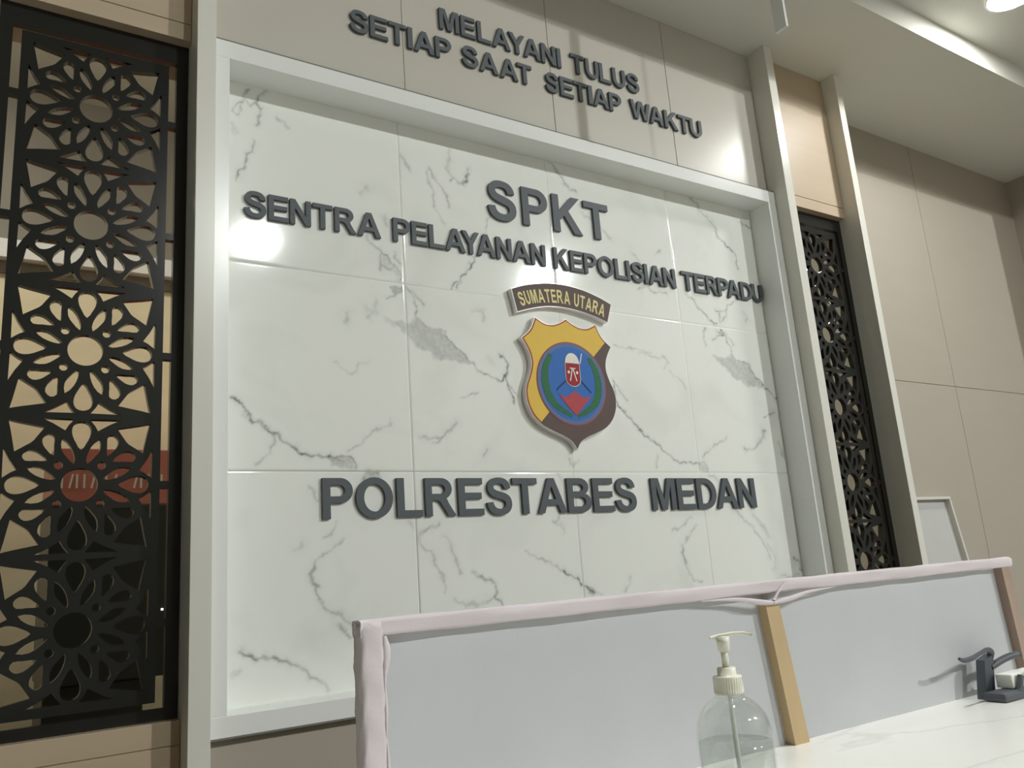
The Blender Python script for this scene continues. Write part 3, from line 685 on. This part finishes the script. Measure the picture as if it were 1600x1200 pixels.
# ------------------------------------------------------------------ the emblem and its arched plate
def band(pts, w):
    """strip of width w (or list of widths) along a polyline"""
    n = len(pts); ws = w if isinstance(w, (list, tuple)) else [w] * n
    L_, R_ = [], []
    for i, p in enumerate(pts):
        q0, q1 = pts[max(i - 1, 0)], pts[min(i + 1, n - 1)]
        dx, dz = q1[0] - q0[0], q1[1] - q0[1]; l = math.hypot(dx, dz) or 1
        nx, nz = -dz / l, dx / l
        L_.append((p[0] + nx * ws[i] / 2, p[1] + nz * ws[i] / 2)); R_.append((p[0] - nx * ws[i] / 2, p[1] - nz * ws[i] / 2))
    return L_ + R_[::-1]

def inset(poly, d):
    n = len(poly); out = []
    a = sum(poly[k][0] * poly[(k + 1) % n][1] - poly[(k + 1) % n][0] * poly[k][1] for k in range(n))
    sgn = 1 if a > 0 else -1
    for i, p in enumerate(poly):
        q0, q1 = poly[i - 1], poly[(i + 1) % n]
        e0 = Vector((p[0] - q0[0], p[1] - q0[1])).normalized(); e1 = Vector((q1[0] - p[0], q1[1] - p[1])).normalized()
        n0_ = Vector((-e0.y, e0.x)) * sgn; n1_ = Vector((-e1.y, e1.x)) * sgn
        m_ = n0_ + n1_
        k = d / max(0.45, (m_.length ** 2) / 2)
        out.append((p[0] + m_.x * k, p[1] + m_.y * k))
    return out

def clip(poly, a, b2, side):
    out = []
    f = lambda p: side * ((b2[0] - a[0]) * (p[1] - a[1]) - (b2[1] - a[1]) * (p[0] - a[0]))
    for i, p in enumerate(poly):
        q = poly[(i + 1) % len(poly)]; fp, fq = f(p), f(q)
        if fp >= 0: out.append(p)
        if (fp >= 0) != (fq >= 0):
            t = fp / (fp - fq); out.append((p[0] + t * (q[0] - p[0]), p[1] + t * (q[1] - p[1])))
    return out

ptop = smooth_loop([(.388, .627), (.433, .6435), (.484, .657), (.54, .667), (.600, .6705), (.655, .668), (.714, .659), (.781, .640), (.828, .621)], 4, False)
pbot = smooth_loop([(.802, .548), (.744, .564), (.69, .5745), (.638, .581), (.585, .5825), (.533, .578), (.488, .5685), (.443, .5555), (.406, .543)], 4, False)
plate_out = ptop + pbot
t = thing('arched_nameplate', 'dark brown arched plate reading SUMATERA UTARA above the police shield', 'sign', (0.608, -0.012, 0.543))
MB().plate([plate_out], -0.0245, 0.024).build('backing', M['acrylic'], t)
MB().plate([inset(plate_out, .0022)], -0.0255, 0.0009).build('brown_face', M['brown'], t)
lt = MB()
txt = 'SUMATERA UTARA'; WID = {'I': .4, ' ': .42}
adv = [WID.get(c) or (glyph(c)[2] - glyph(c)[1]) * 0.86 + 0.13 for c in txt]
tot = sum(adv); cap = 0.049; acc = 0.0
mid = []                                             # centre line of the lettering, sampled by length
tl = smooth_loop([(.420, .574), (.47, .5895), (.53, .6005), (.60, .6055), (.67, .6005), (.735, .5885), (.790, .5735)], 12, False)
cum = [0.0]
for i in range(1, len(tl)): cum.append(cum[-1] + math.hypot(tl[i][0] - tl[i - 1][0], tl[i][1] - tl[i - 1][1]))
def on_mid(s):
    for i in range(1, len(tl)):
        if s <= cum[i] or i == len(tl) - 1:
            k = (s - cum[i - 1]) / (cum[i] - cum[i - 1]); a, c = tl[i - 1], tl[i]
            return (a[0] + k * (c[0] - a[0]), a[1] + k * (c[1] - a[1])), math.atan2(c[1] - a[1], c[0] - a[0])
sc = cum[-1] / tot
for c, ad in zip(txt, adv):
    if c != ' ':
        g, gx0, gx1 = glyph(c)
        (mx_, mz_), an = on_mid((acc + ad / 2) * sc)
        sx = (ad - 0.13) * sc / (gx1 - gx0)
        loops = []
        for lp in g:
            q = []
            for p in lp:
                u = (p[0] - (gx0 + gx1) / 2) * sx; v = p[1] * cap - 0.008
                q.append((mx_ + u * math.cos(an) - v * math.sin(an), mz_ + u * math.sin(an) + v * math.cos(an)))
            loops.append(q)
        lt.plate(loops, -0.0262, 0.0008)
    acc += ad
lt.build('lettering', M['cream_ink'], t)

CX = 0.6095
def seg(pts): return smooth_loop(pts, 5, False)
rh = (seg([(0, .542), (.012, .534), (.030, .5245), (.060, .5145), (.094, .516), (.133, .535)])[:-1] + seg([(.133, .535), (.142, .514), (.160, .484), (.196, .455)])[:-1]
      + seg([(.196, .455), (.177, .424), (.165, .395), (.163, .362), (.175, .324), (.189, .293), (.195, .262), (.190, .224), (.171, .185), (.136, .153), (.090, .132), (.050, .117), (.018, .098), (0, .071)]))
outl = [(CX + x, z) for x, z in rh] + [(CX - x, z) for x, z in rh[-2:0:-1]]
DA, DB = (.777, .468), (.465, .162)
t = thing('police_shield', 'yellow and dark brown police shield with a blue round crest in its middle', 'emblem', (CX, -0.012, 0.071))
MB().plate([outl], -0.0245, 0.024).build('backing', M['acrylic'], t)
up = 1 if ((DB[0] - DA[0]) * (.45 - DA[1]) - (DB[1] - DA[1]) * (.5 - DA[0])) > 0 else -1
MB().plate([clip(inset(outl, .0025), DA, DB, up)], -0.0252, 0.0006).build('border', M['redbrown'], t)
MB().plate([clip(inset(outl, .0072), DA, DB, up)], -0.0258, 0.0006).build('yellow_field', M['yellow'], t)
MB().plate([clip(inset(outl, .0025), DA, DB, -up)], -0.0256, 0.0010).build('brown_field', M['brown'], t)
DC = (.611, .3055)
circ = lambda r, n=72: [(DC[0] + r * math.cos(2 * PI * k / n), DC[1] + r * math.sin(2 * PI * k / n)) for k in range(n)]
MB().plate([circ(.1495)], -0.0266, 0.0010).build('crest_rim', M['redbrown'], t)
cr = MB().plate([circ(.1455)], -0.0274, 0.0010).build('crest_disc', M['bluegrey'], t)
MB().plate([circ(.131)], -0.0280, 0.0006).build('blue_ground', M['blue'], cr)
wl = smooth_loop([(-.082, .098), (-.104, .062), (-.114, .020), (-.110, -.030), (-.090, -.068), (-.058, -.094), (-.012, -.116)], 6, False)
for s_ in (1, -1):
    pp = [(DC[0] + s_ * x, DC[1] + z) for x, z in wl]
    n_ = len(pp); wd = [0.009 + 0.019 * math.sin(PI * (0.12 + 0.82 * i / (n_ - 1))) for i in range(n_)]
    MB().plate([band(pp, wd)], -0.0287, 0.0007).build('wreath', M['green'], cr)
MB().plate([[(.547, .266), (.577, .254), (.617, .277), (.655, .256), (.688, .262), (.663, .238), (.638, .212), (.616, .192), (.596, .210), (.570, .237)]], -0.0293, 0.0007).build('red_mountain', M['red'], cr)
MB().plate([band([(.596, .322), (.577, .308), (.548, .286), (.540, .275)], [.003, .005, .005, .003])], -0.0290, 0.0008).build('dark_blade', M['navy'], cr)
MB().plate([band([(.636, .330), (.648, .318), (.690, .276)], [.003, .005, .004])], -0.0290, 0.0008).build('dark_blade', M['navy'], cr)
MB().plate([band([(.663, .417), (.652, .380)], .004)], -0.0290, 0.0008).build('white_spear', M['ivory'], cr)
sh = [(.587, .3775), (.646, .3775), (.6465, .324)] + arc(.616, .322, .0305, .026, 0, -180, 12)[1:-1] + [(.5855, .324)]
MB().plate([inset(sh[::-1], -.0022)], -0.0295, 0.0006).build('shield_edge', M['ivory'], cr)
small = MB().plate([sh], -0.0301, 0.0006).build('small_red_shield', M['crimson'], cr)
MB().plate([[(.586, .3785), (.647, .3785)] + arc(.6165, .379, .0305, .036, 4, 176, 14)], -0.0303, 0.0006).build('white_dome', M['ivory'], cr)
mk = MB()
for bnd in (([(.604, .3595), (.628, .3595)], .0035), ([(.6145, .359), (.602, .314)], .0042), ([(.6175, .359), (.630, .314)], .0042)):
    mk.plate([band(*bnd)], -0.0307, 0.0006)
for x in (.598, .634):
    mk.plate([[(x + .0048 * math.cos(k * PI / 8), .345 + .0056 * math.sin(k * PI / 8)) for k in range(16)]], -0.0307, 0.0006)
mk.build('white_marks', M['ivory'], cr)

# ------------------------------------------------------------------ the two lattice screens
def q_mirror(pts):                                  # across the diagonal
    return [(p[1], p[0]) for p in pts]
tip = smooth_loop([(.0865, 0), (.100, .0085), (.116, .0160), (.132, .0180), (.144, .0125), (.1485, 0), (.144, -.0125), (.132, -.0180), (.116, -.0160), (.100, -.0085)], 2)
leafA = smooth_loop([(.0155, .054), (.0155, .068), (.024, .090), (.0385, .1055), (.0385, .084), (.0285, .068)], 2)
halfB = smooth_loop([(.0585, .073), (.0585, .094), (.0585, .1125), (.069, .1175), (.0785, .108), (.0765, .094), (.068, .082)], 2)
dot = [(.0455 + .0082 * math.cos(k * PI / 6), .0455 + .0082 * math.sin(k * PI / 6)) for k in range(12)]
corner = [(.1475, .1475), (.143, .128), (.134, .0815), (.116, .0935), (.106, .100), (.100, .106), (.0935, .116), (.0815, .134), (.128, .143)]
slit = [(.0195, .1555), (.084, .1575), (.060, .147), (.0355, .1315), (.030, .142)]
grow = lambda q, d: inset(q if sum(q[k][0] * q[(k + 1) % len(q)][1] - q[(k + 1) % len(q)][0] * q[k][1] for k in range(len(q))) > 0 else q[::-1], -d)
tip, leafA, halfB, dot, corner, slit = grow(tip, .0026), grow(leafA, .0024), grow(halfB, .0024), grow(dot, .0012), grow(corner, .0026), grow(slit, .0016)
CELL = 0.329; HALF = 0.1645
cell = [[(.0390 * math.cos(2 * PI * k / 36), .0390 * math.sin(2 * PI * k / 36)) for k in range(36)]]
for r_ in range(4):
    c_, s_ = (1, 0, -1, 0)[r_], (0, 1, 0, -1)[r_]
    cell.append([(c_ * x - s_ * z, s_ * x + c_ * z) for x, z in tip])
for sx in (1, -1):
    for sz in (1, -1):
        for h in (leafA, q_mirror(leafA), halfB, q_mirror(halfB), dot, corner, slit, q_mirror(slit)):
            cell.append([(sx * x, sz * z) for x, z in h])
ZC = [-0.375 + CELL * k for k in range(5)]
def lattice(cx, label):
    t = thing('lattice_screen', label, 'screen', (cx, -0.055, -0.594))
    fw = MB()
    for k, zc in enumerate(ZC):
        oz0, oz1 = -HALF - (0.0145 if k == 0 else 0), HALF + (0.0145 if k == 4 else 0)
        outer = [(cx - .1765, zc + oz0), (cx + .1765, zc + oz0), (cx + .1765, zc - .009), (cx + .199, zc - .009), (cx + .199, zc + .009), (cx + .1765, zc + .009),
                 (cx + .1765, zc + oz1), (cx - .1765, zc + oz1), (cx - .1765, zc + .009), (cx - .199, zc + .009), (cx - .199, zc - .009), (cx - .1765, zc - .009)]
        fw.plate([outer] + [[(cx + x, zc + z) for x, z in h] for h in cell], -0.067, 0.02)
    fw.build('fretwork', M['lattice'], t)
    f = MB()
    zb, zt = -0.594, 1.1925
    f.plate([[(cx - .2265, zb), (cx + .2265, zb), (cx + .2265, zt), (cx - .2265, zt)],
             [(cx - .1965, -.569), (cx + .1965, -.569), (cx + .1965, 1.135), (cx - .1965, 1.135)]], -0.0675, 0.0215)
    f.build('border_frame', M['lattice'], t)
    return t
lattice(-0.903, 'wide dark floral lattice screen with red sign and dark cabinet behind it')
lattice(2.036, 'dark floral lattice screen next to the beige wall, seen at a slant')

# ------------------------------------------------------------------ behind the lattice
t = thing('service_kiosk', 'dark cabinet with faded red lettered header, standing behind the floral lattice', 'kiosk', (-0.60, 1.1, -1.6))
bd = MB().box(-0.895, -0.30, 0.9, 1.35, -0.568, 0.012, 0.006).build('cabinet', M['kiosk_dark'], t)
MB().box(-0.544, -0.538, 0.897, 0.901, -0.353, -0.347).build('indicator_light', M['led'], bd)  # small bright white dot on the cabinet front
hd = MB().box(-0.893, -0.30, 0.905, 1.34, 0.012, 0.207, 0.004).build('header_panel', M['kiosk_red'], t)
x = -0.865
for k in range(24):
    if k in (8, 9, 15): x += 0.022; continue
    lean = (0.010 if k % 3 == 1 else 0.0)
    MB().plate([band([(x, 0.070), (x + lean, 0.118)], 0.0065)], 0.9035, 0.0015).build('lettering_stroke', M['paper'], hd)
    x += 0.0225
MB().box(-0.889, -0.59, 0.93, 1.33, -1.6, -0.568, 0.006).build('pedestal', M['kiosk_dark'], t)

# ------------------------------------------------------------------ counter and the things on it
CT = -0.6016
t = thing('service_counter', 'white marble counter top with faint grey veins', 'counter', (-0.4, -1.65, -1.6))
MB().box(-2.6, 1.7, -1.98, -1.335, CT - 0.04, CT, 0.003).build('counter_top', M['counter_marble'], t)
MB().box(-2.55, 1.65, -1.92, -1.36, -1.6, CT - 0.04, 0.002).build('counter_body', M['laminate_dull'], t)

t = thing('desk_partition', 'long low fabric partition with lilac edges standing along the counter', 'partition', (-0.06, -1.36, CT))
MB().box(-0.7455, 0.625, -1.347, -1.343, CT, -0.368).build('fabric_panel', M['fabric'], t)
def wrapped(x0, x1, z0, z1, y0, y1, along, amp=0.0012, n=60):
    """cloth wrapped batten: rounded bar with slight puckers"""
    m_ = MB(); vs = []; fs = []; k = 16
    for i in range(n + 1):
        u = i / n
        for j in range(k):
            a = 2 * PI * (j + 0.5) / k
            ca, sa = math.cos(a), math.sin(a)
            sq = lambda v: math.copysign(abs(v) ** 0.35, v)
            w = amp * (math.sin(31 * u + 2.1 * j) + 0.6 * math.sin(67 * u + 1.3 * j))
            yy = (y0 + y1) / 2 + (y1 - y0) / 2 * sq(ca) + w * ca
            if along == 'x': vs.append((x0 + (x1 - x0) * u, yy, (z0 + z1) / 2 + (z1 - z0) / 2 * sq(sa) + w * sa))
            else: vs.append(((x0 + x1) / 2 + (x1 - x0) / 2 * sq(sa) + w * sa, yy, z0 + (z1 - z0) * u))
    for i in range(n):
        for j in range(k):
            j2 = (j + 1) % k
            fs.append([i * k + j, i * k + j2, (i + 1) * k + j2, (i + 1) * k + j])
    fs.append(list(range(k))); fs.append([n * k + j for j in range(k)])
    return m_.add(vs, fs, 0, True)
wrapped(-0.7460, 0.626, -0.3840, -0.3655, -1.365, -1.3405, 'x', 0.0007, 120).build('top_edge', M['wrap'], t)
wrapped(-0.7465, -0.7185, CT + 0.001, -0.368, -1.366, -1.3405, 'z', 0.0009, 30).build('side_edge', M['wrap'], t)
fl = MB()                                            # loose cloth turned over the inner edge of the side batten
vs = []; fs = []; n_ = 26
for i in range(n_ + 1):
    u = i / n_; z = -0.384 + (CT + 0.385) * u
    wdt = 0.004 + 0.0105 * math.exp(-((u - 0.10) / 0.10) ** 2) + 0.002 * math.sin(23 * u)
    vs += [(-0.7205, -1.3655, z), (-0.7205 + wdt * 0.6, -1.3645 + 0.001 * math.sin(9 * u), z), (-0.7205 + wdt, -1.350, z), (-0.7205, -1.348, z)]
for i in range(n_):
    for j in range(4):
        fs.append([i * 4 + j, i * 4 + (j + 1) % 4, (i + 1) * 4 + (j + 1) % 4, (i + 1) * 4 + j])
fl.add(vs, fs, 0, True).build('turned_cloth', M['wrap'], t)
def batten(x0t, x1t, x0b, x1b, zt, y0, y1):
    vs = [(x0t, y0, zt), (x1t, y0, zt), (x1t, y1, zt), (x0t, y1, zt), (x0b, y0, CT), (x1b, y0, CT), (x1b, y1, CT), (x0b, y1, CT)]
    return MB().add(vs, [[0, 1, 2, 3], [7, 6, 5, 4], [0, 4, 5, 1], [1, 5, 6, 2], [2, 6, 7, 3], [3, 7, 4, 0]])
o = batten(-0.0985, -0.0690, -0.0755, -0.0435, -0.3965, -1.363, -1.347).build('wooden_post', M['pine'], t)
o['label'] = 'bare yellow pine post in the middle'
o = batten(0.5865, 0.616, 0.6020, 0.631, -0.384, -1.363, -1.347).build('wooden_post', M['pine_red'], t)
o['label'] = 'reddish wooden post at the far end'
gf_ = MB()                                           # gathered cloth over the middle post
def fold(pts, rad): gf_.tube(smooth3(pts), rad_list(rad, len(pts)), 10, 0, 0.7)
def smooth3(pts, n=5):
    xs = [(p[0], p[1]) for p in pts]; zs = [(p[2], p[2]) for p in pts]
    a = smooth_loop(xs, n, False); c = smooth_loop(zs, n, False)
    return [(p[0], p[1], q[0]) for p, q in zip(a, c)]
def rad_list(r, m_, n=5):
    q = smooth_loop([(v, v) for v in r], n, False)
    return [p[0] for p in q]
fold([(-0.230, -1.3625, -0.3850), (-0.165, -1.3645, -0.3875), (-0.120, -1.3660, -0.3945), (-0.085, -1.3665, -0.3985)], [0.0008, 0.0038, 0.0060, 0.0040])
fold([(0.075, -1.3625, -0.3850), (0.000, -1.3645, -0.3885), (-0.045, -1.3660, -0.3950), (-0.085, -1.3665, -0.3985)], [0.0008, 0.0034, 0.0056, 0.0040])
fold([(-0.050, -1.3650, -0.3700), (-0.066, -1.3665, -0.3800), (-0.084, -1.3670, -0.3950)], [0.0010, 0.0024, 0.0030])
gf_.build('gathered_cloth', M['wrap'], t)

# pump bottle
BX, BY = -0.5145, -1.670
BX2 = -0.5235
t = thing('pump_bottle', 'clear pump bottle of hand sanitizer half full on the white counter', 'bottle', (BX, BY, CT))
R_ = 0.0338
prof = [(0.0005, CT + .0005), (R_ - .004, CT + .0005), (R_, CT + .005), (R_, -0.4905), (R_ - .0003, -0.482), (R_ - .0016, -0.474), (R_ - .0042, -0.467), (R_ - .0083, -0.4608), (R_ - .0135, -0.4565), (0.0155, -0.4536), (0.0125, -0.4515), (0.0122, -0.4455)]
th = 0.0012
inner = [(max(r - th, 0.0001), z + (0.0015 if i < 2 else 0)) for i, (r, z) in enumerate(prof)]
bo = MB().lathe(BX, BY, prof + inner[::-1] + [prof[0]], 48).build('bottle_body', M['pet'], t)
ri = R_ - th - 0.0003
LV = -0.4905
gl = [(0.0001, CT + .0024), (R_ - .006, CT + .0024), (ri, CT + .0075), (ri, -0.500), (ri, LV - 0.0006), (ri - .0009, LV), (0.0001, LV)]
MB().lathe(BX, BY, gl, 48).build('gel', M['gel'], bo)
cap = [(0.0001, -0.4500), (0.0128, -0.4500), (0.0132, -0.4490), (0.0132, -0.4350), (0.0126, -0.4340), (0.0088, -0.4338), (0.0086, -0.4275), (0.0080, -0.4268), (0.0001, -0.4268)]
cp = MB().lathe(BX, BY, cap, 40)
for k in range(36):
    a = 2 * PI * k / 36
    cp.tube([(BX + .0131 * math.cos(a), BY + .0131 * math.sin(a), -0.4485), (BX + .0131 * math.cos(a), BY + .0131 * math.sin(a), -0.4355)], 0.0004, 5)
cp.build('cap', M['plastic'], t)
MB().lathe(BX, BY, [(0.0001, -0.4268), (0.0034, -0.4268), (0.0034, -0.411), (0.0001, -0.411)], 20).build('pump_stem', M['plastic'], t)
hx, hy = 0.841, -0.536                               # the spout points away to the side
hd_ = MB().lathe(BX, BY, [(0.0001, -0.4130), (0.0052, -0.4130), (0.0060, -0.4050), (0.0064, -0.3995), (0.0001, -0.3990)], 24)
hd_.tube([(BX - hx * .0115, BY - hy * .0115, -0.4003), (BX - hx * .004, BY - hy * .004, -0.3992), (BX + hx * .010, BY + hy * .010, -0.3978), (BX + hx * .020, BY + hy * .020, -0.3980), (BX + hx * .0275, BY + hy * .0275, -0.4002)],
         [0.0026, 0.0036, 0.0032, 0.0028, 0.0024], 12, 0, 0.55)
hd_.build('pump_head', M['plastic'], t)
MB().tube([(BX, BY, -0.451), (BX + .001, BY, -0.50), (BX + .003, BY - .001, -0.55), (BX + .005, BY - .002, -0.592)], 0.0023, 12).build('dip_tube', M['tube'], t)

# grey gadget with a hooked arm, and the white pack it leans on
t = thing('desk_stand', 'dark grey stand with hooked arm at the end of the counter', 'stand', (0.43, -1.40, CT))
MB().box(0.384, 0.52, -1.432, -1.392, CT, CT + 0.0155, 0.006).build('base_pad', M['dark'], t)
MB().add([(0.420, -1.388, -0.5375), (0.452, -1.388, -0.5300), (0.452, -1.372, -0.5300), (0.420, -1.372, -0.5375),
          (0.402, -1.388, CT), (0.432, -1.388, CT), (0.432, -1.372, CT), (0.402, -1.372, CT)],
         [[0, 1, 2, 3], [7, 6, 5, 4], [0, 4, 5, 1], [1, 5, 6, 2], [2, 6, 7, 3], [3, 7, 4, 0]]).build('upright', M['dark'], t)
MB().tube(smooth3([(0.321, -1.400, -0.5235), (0.335, -1.400, -0.5275), (0.365, -1.398, -0.5270), (0.395, -1.396, -0.5225), (0.428, -1.392, -0.5205), (0.448, -1.386, -0.5270), (0.446, -1.381, -0.5390)]),
          rad_list([0.0026, 0.0040, 0.0042, 0.0034, 0.0046, 0.0062, 0.0060], 7), 10).build('hooked_arm', M['dark'], t)
MB().tube(smooth3([(0.440, -1.384, -0.5520), (0.470, -1.388, -0.5440), (0.497, -1.392, -0.5390), (0.52, -1.396, -0.5380)]), 0.0062, 10).build('side_arm', M['dark'], t)
MB().tube(smooth3([(0.453, -1.4275, -0.5650), (0.447, -1.428, -0.5760), (0.440, -1.427, CT + 0.0130)]), 0.0052, 10).build('front_clip', M['dark'], t)
MB().tube(smooth3([(0.512, -1.434, -0.5330), (0.497, -1.435, -0.5450), (0.480, -1.434, -0.5600), (0.462, -1.432, -0.5700)]), 0.0042, 10).build('cable', M['cable'], t)
pk = MB().box(0.4345, 0.53, -1.4215, -1.3925, CT + 0.0165, -0.562, 0.002)
tag(pk.build('paper_pack', M['paper'], None), 'small white pack of paper on the dark grey stand', 'paper')

# board leaning on the beige wall
t = thing('leaning_board', 'white framed grey board leaning on the beige wall behind the partition', 'board', (2.70, 0.0, -1.6))
X0, X1, ZT = 2.42, 2.990, -0.101
def lean(bm_, name, m):
    q = []
    for x, y, z in bm_.v: q.append((x, y + 0.080 - 0.036 * (ZT - z) / 0.31 * 0.96, z))
    bm_.v = q; return bm_.build(name, m, t)
lean(MB().box(X0 + .012, X1 - .012, 0.012, 0.018, -1.588, ZT - .012), 'board_face', M['boardface'])
for (a, c, d, e) in ((X0, X1, ZT - .014, ZT), (X0, X1, -1.6, -1.586), (X0, X0 + .014, -1.586, ZT - .014), (X1 - .014, X1, -1.586, ZT - .014)):
    lean(MB().box(a, c, -0.014, 0.0185, d, e, 0.0012), 'frame_bar', M['boardframe'])

# ------------------------------------------------------------------ ceiling bar and lamps
t = thing('hanging_bar', 'flat white bar hanging from the ceiling above the sign wall', 'bar', (1.17, -0.70, 1.45))
MB().box(1.172, 1.1845, -0.703, -0.655, 1.468, TRAY - 0.004, 0.001).build('bar', M['white'], t)
MB().box(1.153, 1.203, -0.725, -0.635, TRAY - 0.004, TRAY, 0.001).build('fixing_plate', M['white'], t)

def lamp(x, y, z, label, m, r, dep):
    t = thing('ceiling_lamp', label, 'ceiling lamp', (x, y, z - dep - .013), 'round ceiling lamps')
    MB().lathe(x, y, [(r + .012, z), (r + .012, z - .010), (r + .004, z - .013), (r - .001, z - .010)], 40).build('rim', M['white'], t)
    MB().lathe(x, y, [(r, z - .008)] + [(r * math.cos(a), z - .009 - dep * math.sin(a)) for a in (0.15, .4, .65, .9, 1.15, 1.4)] + [(0.001, z - .009 - dep)], 32).build('diffuser', M[m], t)
    return t
lamp(2.66, -0.84, TRAY, 'round ceiling lamp glowing in the raised strip by the sign wall', 'lamp', 0.10, 0.006)
def pendant(x, y, z, label, r, m):
    t = lamp(x, y, z, label, m, r, 0.48 * r)
    MB().lathe(x, y, [(0.0001, z + .16), (0.05, z + .16), (0.56 * r, z + .10), (r + .025, z + .004), (r + .025, z - .001), (0.0001, z - .001)], 32).build('shade', M['white'], t)
    MB().tube([(x, y, z + .15), (x, y, HALL)], 0.006, 8).build('cord', M['cable'], t)
for a in HIGH: pendant(*a)
for x, y in ((-1.5, 0.75), (0.6, 0.75), (2.6, 0.75)):
    lamp(x, y, CEIL, 'round lamp on the ceiling of the room behind the screens', 'lamp_warm', 0.09, 0.03)
emission(M['lamp'], LAMP_E); emission(M['lamp_warm'], WARM_E); emission(M['lamp_high'], HIGH_E); emission(M['lamp_bright'], BRIGHT_E)

# ------------------------------------------------------------------ world, camera, view
w = bpy.data.worlds.new('world'); S.world = w; w.use_nodes = True
w.node_tree.nodes['Background'].inputs['Color'].default_value = (0.6, 0.65, 0.7, 1)
w.node_tree.nodes['Background'].inputs['Strength'].default_value = 0.02

cam = bpy.data.cameras.new('camera'); co = bpy.data.objects.new('camera', cam); COL.objects.link(co)
cam.sensor_fit = 'HORIZONTAL'; cam.sensor_width = 36.0
cam.lens = 1291.255 / 1600.0 * 36.0
cam.clip_start = 0.02; cam.clip_end = 100
right, down, fwd = ((0.840913, -0.536108, -0.073849), (0.061688, 0.230531, -0.971108), (0.537643, 0.812061, 0.226928))
Mx = Matrix(((right[0], -down[0], -fwd[0]), (right[1], -down[1], -fwd[1]), (right[2], -down[2], -fwd[2])))
co.matrix_world = Matrix.Translation((-1.10694, -2.24383, 1.26837)) @ Mx.to_4x4()
S.camera = co
S.view_settings.view_transform = 'Standard'; S.view_settings.look = 'None'
S.view_settings.gamma = 1.0; S.view_settings.use_curve_mapping = False
S.view_settings.exposure = EXPO
S.cycles.use_denoising = True
S.cycles.max_bounces = 10; S.cycles.diffuse_bounces = 6; S.cycles.glossy_bounces = 4; S.cycles.transmission_bounces = 10
S.cycles.caustics_reflective = False; S.cycles.caustics_refractive = False
for o in list(bpy.data.objects):
    if '_org' in o: del o['_org']
